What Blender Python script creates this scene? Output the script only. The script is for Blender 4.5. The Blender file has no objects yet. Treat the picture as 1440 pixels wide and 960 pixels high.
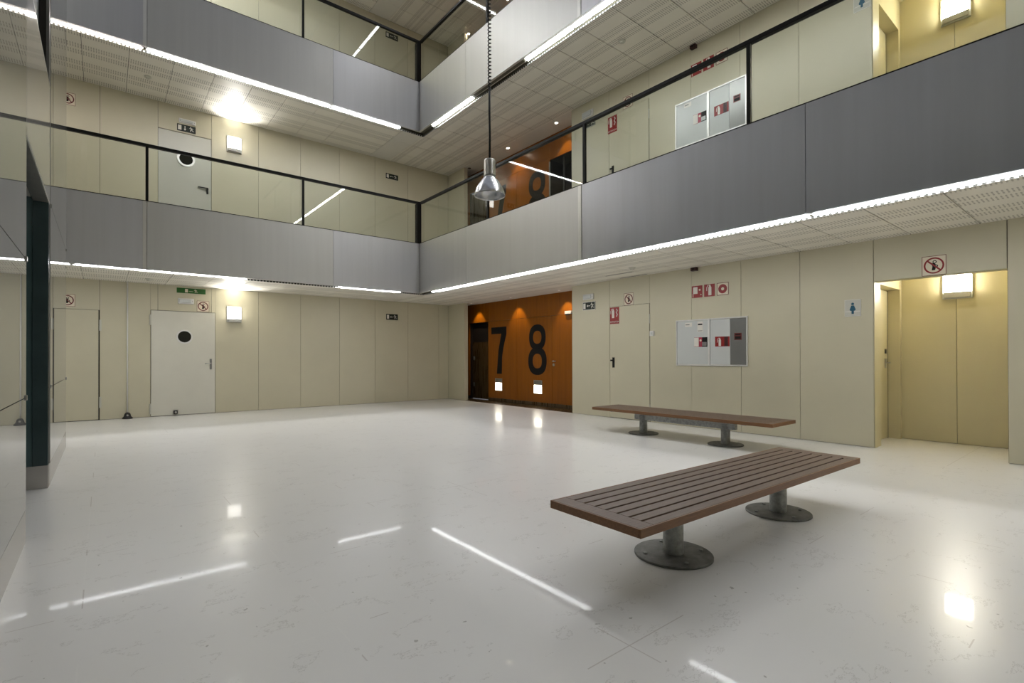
import bpy, bmesh, math, random
from mathutils import Matrix, Vector
PI = math.pi
random.seed(7)
S = bpy.context.scene
COL = S.collection

# ------------------------------------------------------------------ dimensions (metres)
FF = 3.9735          # floor to floor
CZ = 2.853           # suspended ceiling height
PB, PT = 2.8325, 4.0465   # parapet bottom / top
RT = 5.085           # handrail top
XW, YW = 8.238, 13.327    # right wall, back wall
XC, YC = 6.04, 11.094     # balcony corner
XG = -0.41          # glass wall
XO = 8.75            # orange wall
YF = -4.6            # wall behind the camera
XL = -4.2
TOP = 13.2

# ------------------------------------------------------------------ materials
def srgb(r, g, b):
    f = lambda c: ((c/255)/12.92 if c/255 <= .04045 else (((c/255)+.055)/1.055)**2.4)
    return (f(r), f(g), f(b), 1)

class NT:
    def __init__(s, mat): s.nt = mat.node_tree; s.n = s.nt.nodes; s.l = s.nt.links
    def val(s, inp, v):
        if isinstance(v, bpy.types.NodeSocket): s.l.new(v, inp)
        else: inp.default_value = v
    def m(s, op, a, b=0.0, c=None):
        n = s.n.new('ShaderNodeMath'); n.operation = op
        s.val(n.inputs[0], a); s.val(n.inputs[1], b)
        if c is not None: s.val(n.inputs[2], c)
        return n.outputs[0]
    def pos(s):
        g = s.n.new('ShaderNodeNewGeometry'); x = s.n.new('ShaderNodeSeparateXYZ')
        s.l.new(g.outputs['Position'], x.inputs[0]); return g.outputs['Position'], x.outputs
    def noise(s, vec, scale, detail=3, rough=.5, vscale=None):
        if vscale:
            mp = s.n.new('ShaderNodeMapping'); s.l.new(vec, mp.inputs[0]); mp.inputs['Scale'].default_value = vscale; vec = mp.outputs[0]
        n = s.n.new('ShaderNodeTexNoise'); n.inputs['Scale'].default_value = scale
        n.inputs['Detail'].default_value = detail; n.inputs['Roughness'].default_value = rough
        s.l.new(vec, n.inputs['Vector']); return n.outputs['Fac']
    def ramp(s, f, stops):
        r = s.n.new('ShaderNodeValToRGB'); s.l.new(f, r.inputs[0])
        while len(r.color_ramp.elements) < len(stops): r.color_ramp.elements.new(.5)
        for e, (p, c) in zip(r.color_ramp.elements, stops): e.position = p; e.color = c
        return r.outputs[0]
    def mix(s, f, a, b):
        n = s.n.new('ShaderNodeMix'); n.data_type = 'RGBA'
        s.val(n.inputs[0], f); s.val(n.inputs[6], a); s.val(n.inputs[7], b); return n.outputs[2]
    def bump(s, h, strength, dist=.01):
        b = s.n.new('ShaderNodeBump'); b.inputs['Strength'].default_value = strength; b.inputs['Distance'].default_value = dist
        s.l.new(h, b.inputs['Height']); return b.outputs[0]

def mat(name, base=(.8,.8,.8,1), rough=.5, metal=0, ior=1.5, spec=None, coat=0, emit=None, es=0):
    m = bpy.data.materials.new(name); m.use_nodes = True
    b = m.node_tree.nodes['Principled BSDF']
    b.inputs['Base Color'].default_value = base; b.inputs['Roughness'].default_value = rough
    b.inputs['Metallic'].default_value = metal; b.inputs['IOR'].default_value = ior
    if spec is not None: b.inputs['Specular IOR Level'].default_value = spec
    if coat: b.inputs['Coat Weight'].default_value = coat; b.inputs['Coat Roughness'].default_value = .05
    if emit: b.inputs['Emission Color'].default_value = emit; b.inputs['Emission Strength'].default_value = es
    return m
def bsdf(m): return m.node_tree.nodes['Principled BSDF']

M = {}
def speckle(name, base, rough, amt=.06, scale=3, metal=0, vscale=None, bump=0, **k):
    m = mat(name, base, rough, metal, **k); t = NT(m); p, _ = t.pos()
    n = t.noise(p, scale, 4, .6, vscale)
    lo = tuple(c*(1-amt) for c in base[:3])+(1,); hi = tuple(min(1, c*(1+amt)) for c in base[:3])+(1,)
    t.l.new(t.ramp(n, [(.3, lo), (.7, hi)]), bsdf(m).inputs['Base Color'])
    r = t.m('MULTIPLY_ADD', n, rough*.3, rough*.85); t.l.new(r, bsdf(m).inputs['Roughness'])
    if bump: t.l.new(t.bump(n, bump), bsdf(m).inputs['Normal'])
    M[name] = m; return m

speckle('beige_panel', (.585,.545,.40,1), .38, .03, 1.2)
speckle('niche_panel', (.62,.56,.36,1), .4, .03, 1.2)
speckle('door_white', (.66,.64,.55,1), .35, .03, 2)
speckle('door_grey', (.56,.55,.48,1), .35, .03, 2)
speckle('gap_dark', (.05,.043,.03,1), .8, .1)
speckle('slab_paint', (.35,.34,.30,1), .6, .05)
speckle('alu', (.66,.66,.68,1), .48, .035, 1.0, 1, (9, 9, .35))
speckle('alu_dark_reflection', (.53,.545,.58,1), .38, .035, 1.0, 1, (9, 9, .35))  # same aluminium, its darker bluish reflections painted into the colour
speckle('alu_warm', (.66,.655,.635,1), .50, .03, 1.0, 1, (9, 9, .35))
speckle('alu_edge', (.78,.77,.74,1), .35, .02, 4, .7)
speckle('black_steel', (.005,.0045,.004,1), .45, .1, 8, spec=.25)
speckle('channel', (.09,.085,.06,1), .5, .1, 4, .4)
speckle('housing', (.55,.55,.52,1), .4, .03)
speckle('plastic_white', (.72,.71,.68,1), .4, .02)
speckle('galv', (.36,.37,.355,1), .45, .32, 26, .45, None, .08)
speckle('galv_disc', (.17,.17,.155,1), .5, .35, 18, .3, None, .08)
speckle('steel', (.55,.54,.52,1), .3, .05, 6, 1)
speckle('polished', (.70,.71,.74,1), .26, .04, 8, 1)
speckle('steel_plinth', (.50,.48,.45,1), .22, .06, 3, .6)
speckle('gray_panel', (.27,.27,.26,1), .3, .05, 3, .7)
speckle('cab_white', (.60,.62,.60,1), .25, .02, 2)
speckle('teal', (.075,.125,.13,1), .18, .15, 2)
speckle('teal_dark', (.04,.065,.068,1), .25, .15, 2)
speckle('soffit_grey', (.16,.16,.145,1), .35, .25, 9, .2)
speckle('black_fascia', (.010,.011,.008,1), .5, .2, 3)
speckle('brown_dark', (.055,.033,.012,1), .28, .2, 3, 0, (6,6,.5))
speckle('door_black', (.012,.010,.009,1), .35, .1, 3)
speckle('rubber', (.012,.011,.012,1), .55, .1, 9)
speckle('red', (.27,.010,.009,1), .35, .04, 9)
speckle('red_pink', (.36,.03,.06,1), .35, .04, 9)
speckle('dark_red', (.035,.005,.005,1), .4, .08, 9)
speckle('sign_white', (.74,.71,.64,1), .4, .02, 9)
speckle('sign_cream', (.74,.66,.52,1), .4, .02, 9)
speckle('sign_black', (.007,.007,.006,1), .5, .1, 9, spec=.2)
speckle('sign_dkgreen', (.006,.014,.008,1), .5, .1, 9)
speckle('sign_green', (.018,.115,.012,1), .4, .1, 9)
speckle('sign_blue', (.008,.09,.15,1), .4, .05, 9)
speckle('maroon', (.13,.012,.009,1), .4, .08, 9)
speckle('numeral', (.008,.008,.008,1), .6, .1, 5, spec=.15)
speckle('porthole_dark', (.008,.009,.008,1), .05, .1, 3)
speckle('detector', (.66,.65,.58,1), .45, .03, 6)

# orange lacquered veneer
m = mat('orange_wood', rough=.3, spec=.3); t = NT(m); p, _ = t.pos()
n = t.noise(p, 1.0, 6, .6, (14, 14, .8)); n2 = t.noise(p, .7, 2)
c = t.ramp(n, [(.25, (.20,.060,.0018,1)), (.55, (.255,.080,.0022,1)), (.85, (.30,.098,.003,1))])
t.l.new(t.mix(t.m('MULTIPLY', n2, .35), c, (.23,.060,.0025,1)), bsdf(m).inputs['Base Color']); M['orange'] = m

# bench hardwood
m = mat('bench_wood', rough=.42); t = NT(m); tc = t.n.new('ShaderNodeTexCoord')
n = t.noise(tc.outputs['Object'], 6, 8, .65, (1.2, 22, 22)); n2 = t.noise(tc.outputs['Object'], 60, 3, .5)
c = t.ramp(n, [(.25, (.075,.042,.028,1)), (.5, (.14,.083,.056,1)), (.8, (.21,.13,.090,1))])
t.l.new(t.mix(t.m('MULTIPLY', n2, .4), c, (.115,.078,.058,1)), bsdf(m).inputs['Base Color'])
t.l.new(t.bump(n, .12, .004), bsdf(m).inputs['Normal']); M['wood'] = m
m = mat('bench_edge', rough=.4); t = NT(m); tc = t.n.new('ShaderNodeTexCoord')
n = t.noise(tc.outputs['Object'], 6, 6, .6, (1.2, 16, 16))
t.l.new(t.ramp(n, [(.25, (.15,.066,.024,1)), (.75, (.25,.115,.042,1))]), bsdf(m).inputs['Base Color']); M['wood_edge'] = m

# polished marble floor: large slabs, hairline joints, veins and scuffs
m = mat('marble_floor', rough=.3, ior=1.5, spec=.30, coat=.17); bsdf(m).inputs['Coat Roughness'].default_value = .03; t = NT(m); p, xyz = t.pos(); X, Y, Z = xyz
vein = t.noise(p, .9, 8, .7, (1, 1.8, 1)); cloud = t.noise(p, .45, 3, .5)
base = t.ramp(cloud, [(.3, (.765,.755,.73,1)), (.7, (.815,.805,.78,1))])
v = t.m('ABSOLUTE', t.m('SUBTRACT', vein, .5)); vm = t.m('LESS_THAN', v, .0035)
sc = t.noise(p, 5, 2, .5); vm = t.m('MULTIPLY', vm, t.m('GREATER_THAN', sc, .52))
col = t.mix(t.m('MULTIPLY', vm, .35), base, (.36,.34,.30,1))
def joint(c, off, per, w):
    f = t.m('FRACT', t.m('DIVIDE', t.m('SUBTRACT', c, off), per)); d = t.m('MINIMUM', f, t.m('SUBTRACT', 1.0, f))
    return t.m('LESS_THAN', d, w/per)
jx = joint(X, -.08, .93, .003); jy = joint(Y, .47, .93, .003)
jn = t.noise(p, 1.1, 3, .6); jm = t.m('MAXIMUM', jx, jy)
col = t.mix(t.m('MULTIPLY', jm, t.m('MULTIPLY', t.m('GREATER_THAN', jn, .56), .4)), col, (.34,.28,.24,1))
col = t.mix(t.m('MULTIPLY', jm, t.m('MULTIPLY', t.m('LESS_THAN', jn, .47), .4)), col, (.84,.83,.80,1))
spot = t.noise(p, 19, 2, .5); spm = t.m('GREATER_THAN', spot, .745)
scuff = t.noise(p, 4.5, 6, .8, (1, 6, 1)); scm = t.m('GREATER_THAN', scuff, .72)
col = t.mix(t.m('MULTIPLY', spm, .55), col, (.20,.18,.15,1))
col = t.mix(t.m('MULTIPLY', scm, .10), col, (.40,.38,.34,1))
t.l.new(col, bsdf(m).inputs['Base Color'])
rn = t.noise(p, 2.2, 5, .6, (.6, 1.8, 1))
bsdf(m).inputs['Roughness'].default_value = .28
t.l.new(t.bump(t.noise(p, 1.6, 2, .5), .02, .02), bsdf(m).inputs['Normal']); t.l.new(t.m('MULTIPLY_ADD', rn, .05, .015), bsdf(m).inputs['Coat Roughness']); M['floor'] = m

# perforated metal ceiling tiles; slots run across the corridor in two rows beside every joint
def perf(name, along, across, a0, per):
    m = mat(name, rough=.5); t = NT(m); p, xyz = t.pos()
    al = xyz[along]; ac = xyz[across]
    f = t.m('MULTIPLY', t.m('FRACT', t.m('DIVIDE', t.m('SUBTRACT', ac, a0), per)), per)
    d = t.m('MINIMUM', f, t.m('SUBTRACT', per, f))
    band = t.m('MULTIPLY', t.m('GREATER_THAN', d, .022), t.m('LESS_THAN', d, .200))
    row = t.m('GREATER_THAN', t.m('FRACT', t.m('DIVIDE', t.m('SUBTRACT', d, .022), .0890)), .16)
    fine = t.m('LESS_THAN', t.m('FRACT', t.m('DIVIDE', al, .036)), .40)
    k = t.m('MULTIPLY', t.m('MULTIPLY', band, row), fine)
    n = t.noise(p, 2.0, 2)
    base = t.ramp(n, [(.3, (.82,.79,.71,1)), (.7, (.86,.83,.75,1))])
    t.l.new(t.mix(t.m('MULTIPLY', k, .52), base, (.16,.14,.11,1)), bsdf(m).inputs['Base Color'])
    M[name] = m
perf('tile_right', 1, 0, 6.28, .6527)
perf('tile_back', 0, 1, 11.30, .6757)
speckle('tile_plain', (.76,.74,.68,1), .5, .02)
# perforated trim angle beside the light slot
m = mat('perf_trim', (.7,.7,.68,1), .4, .5); t = NT(m); p, xyz = t.pos()
f = t.m('LESS_THAN', t.m('FRACT', t.m('DIVIDE', t.m('ADD', xyz[0], xyz[1]), .06)), .55)
t.l.new(t.mix(f, (.7,.7,.68,1), (.03,.03,.025,1)), bsdf(m).inputs['Base Color']); M['perf_trim'] = m

# clear balustrade glass
def thin_glass(name, tint, ior=1.5, gl=(.9,.93,.92,1)):
    m = bpy.data.materials.new(name); m.use_nodes = True; t = NT(m); t.n.remove(bsdf(m))
    o = [n for n in t.n if n.type == 'OUTPUT_MATERIAL'][0]
    tr = t.n.new('ShaderNodeBsdfTransparent'); tr.inputs[0].default_value = tint
    g = t.n.new('ShaderNodeBsdfGlossy'); g.inputs[0].default_value = gl; g.inputs['Roughness'].default_value = .0
    fr = t.n.new('ShaderNodeFresnel'); fr.inputs[0].default_value = ior
    ge = t.n.new('ShaderNodeNewGeometry'); k = t.m('MULTIPLY', fr.outputs[0], t.m('SUBTRACT', 1.0, ge.outputs['Backfacing']))
    k = t.m('MULTIPLY', k, 1.1)
    mx = t.n.new('ShaderNodeMixShader'); t.l.new(k, mx.inputs[0]); t.l.new(tr.outputs[0], mx.inputs[1]); t.l.new(g.outputs[0], mx.inputs[2])
    t.l.new(mx.outputs[0], o.inputs[0]); M[name] = m
thin_glass('rail_glass', (.925,.945,.93,1))
# back-painted mirror-like glass of the left wall
def paneglass(name, c, rough, ior):
    m = mat(name, c, rough, 0, ior); t = NT(m); p, _ = t.pos()
    n = t.noise(p, 1.5, 3, .5)
    t.l.new(t.ramp(n, [(.3, tuple(x*.94 for x in c[:3])+(1,)), (.7, c)]), bsdf(m).inputs['Base Color']); M[name] = m
paneglass('pane', (.27,.275,.26,1), .0, 1.62)
paneglass('pane_light', (.46,.45,.43,1), .09, 1.6)

def emis(name, col, s):
    m = mat(name, (.9,.9,.9,1), .4, emit=col, es=s); t = NT(m)
    M[name] = m
TUBE = 13.0
emis('tube', (.97,.98,1,1), TUBE)
emis('tube_warm', (1,.90,.84,1), TUBE*1.3)
emis('tube_bare', (.97,.98,1,1), TUBE*2.0)
emis('tube_boosted', (.97,.98,1,1), TUBE*7.5)  # boosted above the other tubes to add light and shadow on the floor
emis('lamp', (1,.96,.88,1), 5)
emis('lamp_top', (1,.97,.91,1), 120)
emis('lamp_top_niche', (1,.90,.66,1), 60)
speckle('lamp_low', (.50,.49,.46,1), .3, .05, 6)
emis('lamp_niche', (1,.94,.80,1), 42)
emis('step', (1,.93,.76,1), 4)
emis('down', (1,.86,.70,1), 60)
emis('down_dim', (1,.86,.70,1), 1.2)
emis('down_off', (.5,.4,.3,1), 0.0)
emis('bulb', (1,.98,.9,1), 1.5)

# ------------------------------------------------------------------ mesh helpers
class MB:
    def __init__(s): s.v = []; s.f = []; s.mi = []; s.mats = []
    def _m(s, mt):
        if mt not in s.mats: s.mats.append(mt)
        return s.mats.index(mt)
    def add(s, vs, fs, mt=None):
        o = len(s.v); s.v += [tuple(v) for v in vs]; k = s._m(mt)
        for f in fs: s.f.append([i+o for i in f]); s.mi.append(k)
        return s
    def box(s, x0, x1, y0, y1, z0, z1, mt=None):
        x0, x1 = sorted((x0, x1)); y0, y1 = sorted((y0, y1)); z0, z1 = sorted((z0, z1))
        return s.add([(x0,y0,z0),(x1,y0,z0),(x1,y1,z0),(x0,y1,z0),(x0,y0,z1),(x1,y0,z1),(x1,y1,z1),(x0,y1,z1)],
            [(0,3,2,1),(4,5,6,7),(0,1,5,4),(1,2,6,5),(2,3,7,6),(3,0,4,7)], mt)
    def prism(s, pts, y0, y1, mt=None):
        """polygon in x,z extruded along y (front at y0)"""
        n = len(pts); a = sum(pts[i][0]*pts[(i+1)%n][1]-pts[(i+1)%n][0]*pts[i][1] for i in range(n))
        if a < 0: pts = pts[::-1]
        vs = [(x, y0, z) for x, z in pts]+[(x, y1, z) for x, z in pts]
        return s.add(vs, [tuple(range(n)), tuple(range(2*n-1, n-1, -1))]+[(i, i+n, (i+1)%n+n, (i+1)%n) for i in range(n)], mt)
    def ring(s, cx, cz, ro, ri, y0, y1, mt=None, n=40, sx=1, sz=1, power=1):
        def q(r, a, k=1):
            c, d = math.cos(a), math.sin(a)
            return (cx+r[0]*math.copysign(abs(c)**power, c), cz+r[1]*math.copysign(abs(d)**power, d))
        ro = ro if isinstance(ro, tuple) else (ro, ro); ri = ri if isinstance(ri, tuple) else (ri, ri)
        vs = []
        for y in (y0, y1):
            for r in (ro, ri):
                for i in range(n):
                    x, z = q(r, 2*PI*i/n); vs.append((x, y, z))
        fs = []
        for i in range(n):
            j = (i+1)%n
            fs += [(i, j, n+j, n+i), (2*n+i, 3*n+i, 3*n+j, 2*n+j), (i, 2*n+i, 2*n+j, j), (n+i, n+j, 3*n+j, 3*n+i)]
        return s.add(vs, fs, mt)
    def disc(s, cx, cz, r, y0, y1, mt=None, n=28, rz=None):
        rz = rz or r
        return s.prism([(cx+r*math.cos(2*PI*i/n), cz+rz*math.sin(2*PI*i/n)) for i in range(n)], y0, y1, mt)
    def lathe(s, prof, cx=0, cy=0, n=40, mt=None, cap=False):
        vs = []; fs = []
        for r, z in prof:
            for i in range(n): vs.append((cx+r*math.cos(2*PI*i/n), cy+r*math.sin(2*PI*i/n), z))
        for k in range(len(prof)-1):
            for i in range(n):
                j = (i+1)%n; fs.append((k*n+i, k*n+j, (k+1)*n+j, (k+1)*n+i))
        if cap: fs.append(tuple(range(n))[::-1]); fs.append(tuple((len(prof)-1)*n+i for i in range(n)))
        return s.add(vs, fs, mt)
    def tube(s, pts, r, n=8, mt=None):
        pts = [Vector(p) for p in pts]; vs = []; fs = []; up = None
        for i, p in enumerate(pts):
            d = (pts[min(i+1, len(pts)-1)]-pts[max(i-1, 0)]).normalized()
            if up is None: up = d.orthogonal().normalized()
            up = (up-d*up.dot(d)).normalized(); w = d.cross(up)
            for k in range(n):
                a = 2*PI*k/n; vs.append(p+up*math.cos(a)*r+w*math.sin(a)*r)
        for i in range(len(pts)-1):
            for k in range(n):
                j = (k+1)%n; fs.append((i*n+k, i*n+j, (i+1)*n+j, (i+1)*n+k))
        fs += [tuple(range(n))[::-1], tuple((len(pts)-1)*n+k for k in range(n))]
        return s.add(vs, fs, mt)
    def stroke(s, pts, w, y0, y1, mt=None):
        for a, b in zip(pts, pts[1:]):
            dx, dz = b[0]-a[0], b[1]-a[1]; L = math.hypot(dx, dz) or 1; nx, nz = -dz/L*w/2, dx/L*w/2; ex, ez = dx/L*w*.3, dz/L*w*.3
            s.prism([(a[0]-ex+nx, a[1]-ez+nz), (a[0]-ex-nx, a[1]-ez-nz), (b[0]+ex-nx, b[1]+ez-nz), (b[0]+ex+nx, b[1]+ez+nz)], y0, y1, mt)
        return s
    def build(s, name, mt='plastic_white', parent=None, bevel=0, smooth=False, loc=None):
        me = bpy.data.meshes.new(name); me.from_pydata(s.v, [], s.f)
        for q in s.mats: me.materials.append(M[q or mt])
        for p, k in zip(me.polygons, s.mi): p.material_index = k; p.use_smooth = smooth
        bm = bmesh.new(); bm.from_mesh(me); bmesh.ops.recalc_face_normals(bm, faces=bm.faces)
        bm.to_mesh(me); bm.free()
        me.update(); o = bpy.data.objects.new(name, me); COL.objects.link(o)
        if parent is not None: o.parent = parent
        if loc: o.location = loc
        if bevel:
            b = o.modifiers.new('bevel', 'BEVEL'); b.width = bevel; b.segments = 2; b.limit_method = 'ANGLE'
        return o

def tag(o, label=None, cat=None, group=None, kind=None):
    if label: o['label'] = label
    if cat: o['category'] = cat
    if group: o['group'] = group
    if kind: o['kind'] = kind
    return o
def thing(name, label, cat, loc, rz=0, group=None):
    o = bpy.data.objects.new(name, None); COL.objects.link(o); o.location = loc; o.rotation_euler = (0, 0, rz)
    o.empty_display_size = .1
    return tag(o, label, cat, group)
def struct(name, mb, mt, parent=None, label=None, cat=None, **k):
    o = mb.build(name, mt, parent, **k)
    if parent is None:
        o['kind'] = 'structure'
        if label: o['label'] = label; o['category'] = cat or 'wall'
    return o
RW = -PI/2       # facing of things on the right wall

LV = ['ground floor', 'first balcony', 'second balcony']

# ================================================================== SETTING
struct('floor', MB().box(XL-.2, 10.2, YF-.3, YW+.3, -.12, 0), 'floor', label='polished white marble floor of the atrium', cat='floor')

def panels_back(mb, z0, z1, joints, skip=()):
    for a, b in zip(joints, joints[1:]):
        if (a, b) in skip: continue
        mb.box(a+.003, b-.003, YW, YW+.03, z0+.006, z1, 'beige_panel')
bj = [XL, -2.9, -1.92, -.93, -.055, .92, 1.925, 2.912, 3.885, 4.875, 5.87, 6.877, 7.9, XW]
def panels_right(mb, z0, z1, ys):
    for a, b in zip(ys, ys[1:]): mb.box(XW, XW+.03, b+.003, a-.003, z0+.006, z1, 'beige_panel')
for L in range(3):
    z = L*FF; c = z+CZ
    # back wall: 1 m panels over a dark backing; door units cut out
    mb = MB(); mb.box(XL, XW+.05, YW+.031, YW+.2, z-.1 if L else 0, c+1.1, 'gap_dark')
    for a, b in zip(bj, bj[1:]):
        if L == 0 and b == -.055: mb.box(a+.003, b-.003, YW, YW+.03, 2.242, c, 'beige_panel'); continue
        if L == 0 and (a == .92 or b == .92):
            if b == .92: mb.box(a+.003, .79, YW, YW+.03, z+.006, c, 'beige_panel'); mb.box(.793, b-.003, YW, YW+.03, 2.295, c, 'beige_panel')
            else: mb.box(a+.003, b-.003, YW, YW+.03, 2.295, c, 'beige_panel')
            continue
        if L == 0 and a == 1.925:
            mb.box(a+.003, 2.003, YW, YW+.03, 2.295, c, 'beige_panel'); mb.box(2.006, b-.003, YW, YW+.03, .006, c, 'beige_panel'); continue
        if L == 1 and a == .92: mb.box(a+.003, b-.003, YW, YW+.03, z+2.285, c, 'beige_panel'); continue
        mb.box(a+.003, b-.003, YW, YW+.03, z+.006, c, 'beige_panel')
    struct('wall_back', mb, 'beige_panel', label='beige panelled back wall of the %s' % LV[L])
    # right wall
    mb = MB()
    for (a, b) in ((YW+.2, 12.44), (8.05, 2.30), (.98, YF)):
        mb.box(XW+.031, XW+.12, b, a, z-.05 if L else 0, c+1.1, 'gap_dark')
    mb.box(XW+.031, XW+.12, .98, 2.30, z+2.285, c+1.1, 'gap_dark')
    mb.box(XW+.12, XO, 8.05, 7.95, z, c+1.1, 'beige_panel')
    mb.box(XW, XW+.03, 12.44, YW, z+.006, c, 'beige_panel')
    mb.box(XW+.031, XW+.12, 8.05, 12.44, c+.004, c+1.1, 'gap_dark')
    ys = [8.05, 6.964, 5.964, 5.071, 4.162, 3.248, 2.302]
    for a, b in zip(ys, ys[1:]):
        zz = z+2.302 if a == 6.964 else z+.006
        if a == 5.071: # hydrant cabinet niche stays closed behind the panels
            pass
        mb.box(XW, XW+.03, b+.003, a-.003, zz, c, 'beige_panel')
    mb.box(XW, XW+.03, .983, 2.2985, z+2.2845, c, 'beige_panel')
    ys = [.977, 0, -1, -2, -3, -4, YF]
    for a, b in zip(ys, ys[1:]): mb.box(XW, XW+.03, b+.003, a-.003, z+.006, c, 'beige_panel')
    # finished edges of the niche opening and of the orange recess
    mb.box(XW, XW+.12, 2.2925, 2.2995, z, z+2.284, 'niche_panel')
    mb.box(XW+.03, XW+.12, .98, 2.302, z+2.275, z+2.284, 'niche_panel')
    mb.box(XW+.001, XW+.12, 8.05, 8.054, z, c, 'beige_panel'); mb.box(XW+.001, XW+.12, 12.436, 12.44, z, c, 'beige_panel')
    struct('wall_right', mb, 'beige_panel', label='beige panelled right wall of the %s' % LV[L])
    # suspended ceiling
    mb = MB()
    k = 0; xs = []
    x = 1.04-.6733*8
    while x < 5.6: xs.append(x); x += .6733
    xs = [q for q in xs if q > XL-.1]; xs[-1] = 5.71
    rows = [11.30, 11.9757, 12.6513, YW]
    for a, b in zip(xs, xs[1:]):
        for r0, r1 in zip(rows, rows[1:]):
            mb.box(a+.004, b-.004, r0+.002, r1-.002, c, c+.02, 'tile_back')
    for r0, r1 in zip(rows, rows[1:]): mb.box(5.714, 6.276, r0+.002, r1-.002, c, c+.02, 'tile_plain')
    cols = [6.28, 6.9327, 7.5853, XW]
    y = 1.21-.6747*8
    while y < YW:
        y2 = min(y+.6747, YW)
        for c0, c1 in zip(cols, cols[1:]):
            mb.box(c0+.0015, c1-.0015, max(y, YF)+.006, y2-.006, c, c+.02, 'tile_right')
        y += .6747
    mb.box(XW, XO+.02, 7.98, YW, c, c+.02, 'tile_plain')
    mb.box(XL, 6.27, 11.28, YW+.03, c+.021, c+.06, 'channel'); mb.box(6.27, XO+.02, YF, YW+.03, c+.021, c+.06, 'channel')
    struct('ceiling', mb, 'tile_back', label='perforated metal tile ceiling over the %s' % LV[L], cat='ceiling')
    # slab and balcony floor above it
    mb = MB(); mb.box(XL, XO+.1, YC+.07, YW+.03, c+.11, z+FF); mb.box(XC+.07, XO+.1, YF, YC+.07, c+.11, z+FF)
    struct('trim_slab', mb, 'slab_paint', label='balcony slab above the %s' % LV[L], cat='floor slab')
    # orange recess
    o = MB(); zt = 2.30
    o.box(XO, XO+.03, 12.93, YW+.03, z+.10, c); o.box(XO, XO+.03, 11.953, 12.93, z+zt+.003, c)
    if L != 1:
        o.box(XO, XO+.03, 10.643, 11.947, z+.10, z+zt-.003); o.box(XO, XO+.03, 9.253, 10.637, z+.10, z+zt-.003)
        o.box(XO, XO+.03, 7.95, 9.247, z+.10, z+zt-.003)
        o.box(XO, XO+.03, 10.643, 11.947, z+zt+.003, c); o.box(XO, XO+.03, 7.95, 10.637, z+zt+.003, c)
    else:
        o.box(XO, XO+.03, 10.643, 11.947, z+.10, z+zt-.003); o.box(XO, XO+.03, 9.323, 10.637, z+.10, z+zt-.003)
        o.box(XO, XO+.03, 9.323, 11.947, z+zt+.003, c); o.box(XO, XO+.03, 7.95, 9.32, z+2.25, c)
    o.box(XO+.04, XO+.06, 9.35 if L == 1 else 7.95, 11.953, z, c+.9, 'gap_dark'); o.box(XO+.04, XO+.06, 12.93, YW+.03, z, c+.9, 'gap_dark')
    o.box(XO+.04, XO+.06, 11.953, 12.93, z+zt, c+.9, 'gap_dark')
    o.box(XW+.13, XO, YW-.012, YW, z, c)
    ow = struct('wall_orange', o, 'orange', label='orange lacquered wood wall in the recess of the %s' % LV[L])
    b = MB().box(XO-.012, XO+.03, 7.95, 11.95, z, z+.1, 'brown_dark').box(XO-.012, XO+.03, 12.94, YW-.02, z, z+.1, 'brown_dark') if L != 1 else MB().box(XO-.012, XO+.03, 9.33, 11.95, z, z+.1, 'brown_dark')
    b.build('baseboard', 'brown_dark', ow)
    fl = MB().box(XW+.015, XO+.10, 8.06, YW-.01, z+.001, z+.006, 'brown_dark'); fl.build('threshold_mat', 'brown_dark', ow)
    # numerals 7 and 8 painted on the boards
    def numeral(digit, yc, w, z0, z1):
        mb = MB(); h = z1-z0; X0, X1 = -w/2, w/2
        if digit == 7:
            mb.prism([(X0, h), (X0, h*.855), (w*.20, h*.855), (-w*.03, h*.47), (-w*.13, 0), (w*.20, 0), (w*.23, h*.36), (X1, h*.80), (X1, h)][0:3]+[(w*.17, h*.855), (-w*.02, h*.50), (-w*.13, 0), (w*.20, 0), (w*.22, h*.36), (w*.30, h*.55), (X1, h*.84), (X1, h)], -.002, 0)
        else:
            mb.ring(.0, h*.745, (w*.45, h*.255), (w*.23, h*.128), -.002, 0, power=.86)
            mb.ring(.0, h*.275, (w*.50, h*.275), (w*.25, h*.145), -.0026, 0, power=.86)
        ob = mb.build('numeral', 'numeral', ow, loc=(XO-.0005, yc, z+z0)); ob.rotation_euler = (0, 0, RW)
        ob['label'] = 'large black figure %d' % digit
    numeral(7, 11.45, .70, .795, 2.12); numeral(8, 9.81, .71, .80, 2.11)
    # doors in the orange wall
    if L != 1:
        d = MB(); d.box(XO+.10, XO+.14, 11.96, 12.92, z+.02, z+2.28, 'brown_dark')
        d.box(XO+.03, XO+.10, 12.90, 12.93, z, z+2.30, 'door_black'); d.box(XO+.03, XO+.10, 11.953, 11.98, z, z+2.30, 'door_black'); d.box(XO+.03, XO+.10, 11.98, 12.90, z+2.27, z+2.30, 'door_black')
        d.box(XO+.098, XO+.101, 11.98, 12.90, z+1.72, z+2.27, 'door_black')
        dd = struct('door_%d' % (7+L), d, 'brown_dark', label='dark recessed door at the left end of the orange wall, %s' % LV[L], cat='door')
        for q in (.38, 1.18): MB().box(XO+.075, XO+.098, 12.78, 12.84, z+q, z+q+.12).build('hinge', 'gray_panel', dd)
    else:
        d = MB(); d.box(XO+.55, XO+.6, 7.95, 9.4, z, z+2.3, 'door_black'); d.box(XO+.03, XO+.55, 9.32, 9.36, z, z+2.3, 'door_black'); d.box(XO+.03, XO+.55, 7.95, 9.36, z+2.25, z+2.3, 'door_black')
        d.box(XO+.5, XO+.55, 8.2, 8.75, z, z+1.55, 'beige_panel')
        dd = struct('door_8', d, 'door_black', label='open dark doorway at the right end of the orange wall, first balcony', cat='doorway')
        MB().box(XO-.02, XO+.02, 9.30, 9.33, z, z+2.2).build('door_frame', 'steel', dd)
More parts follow.
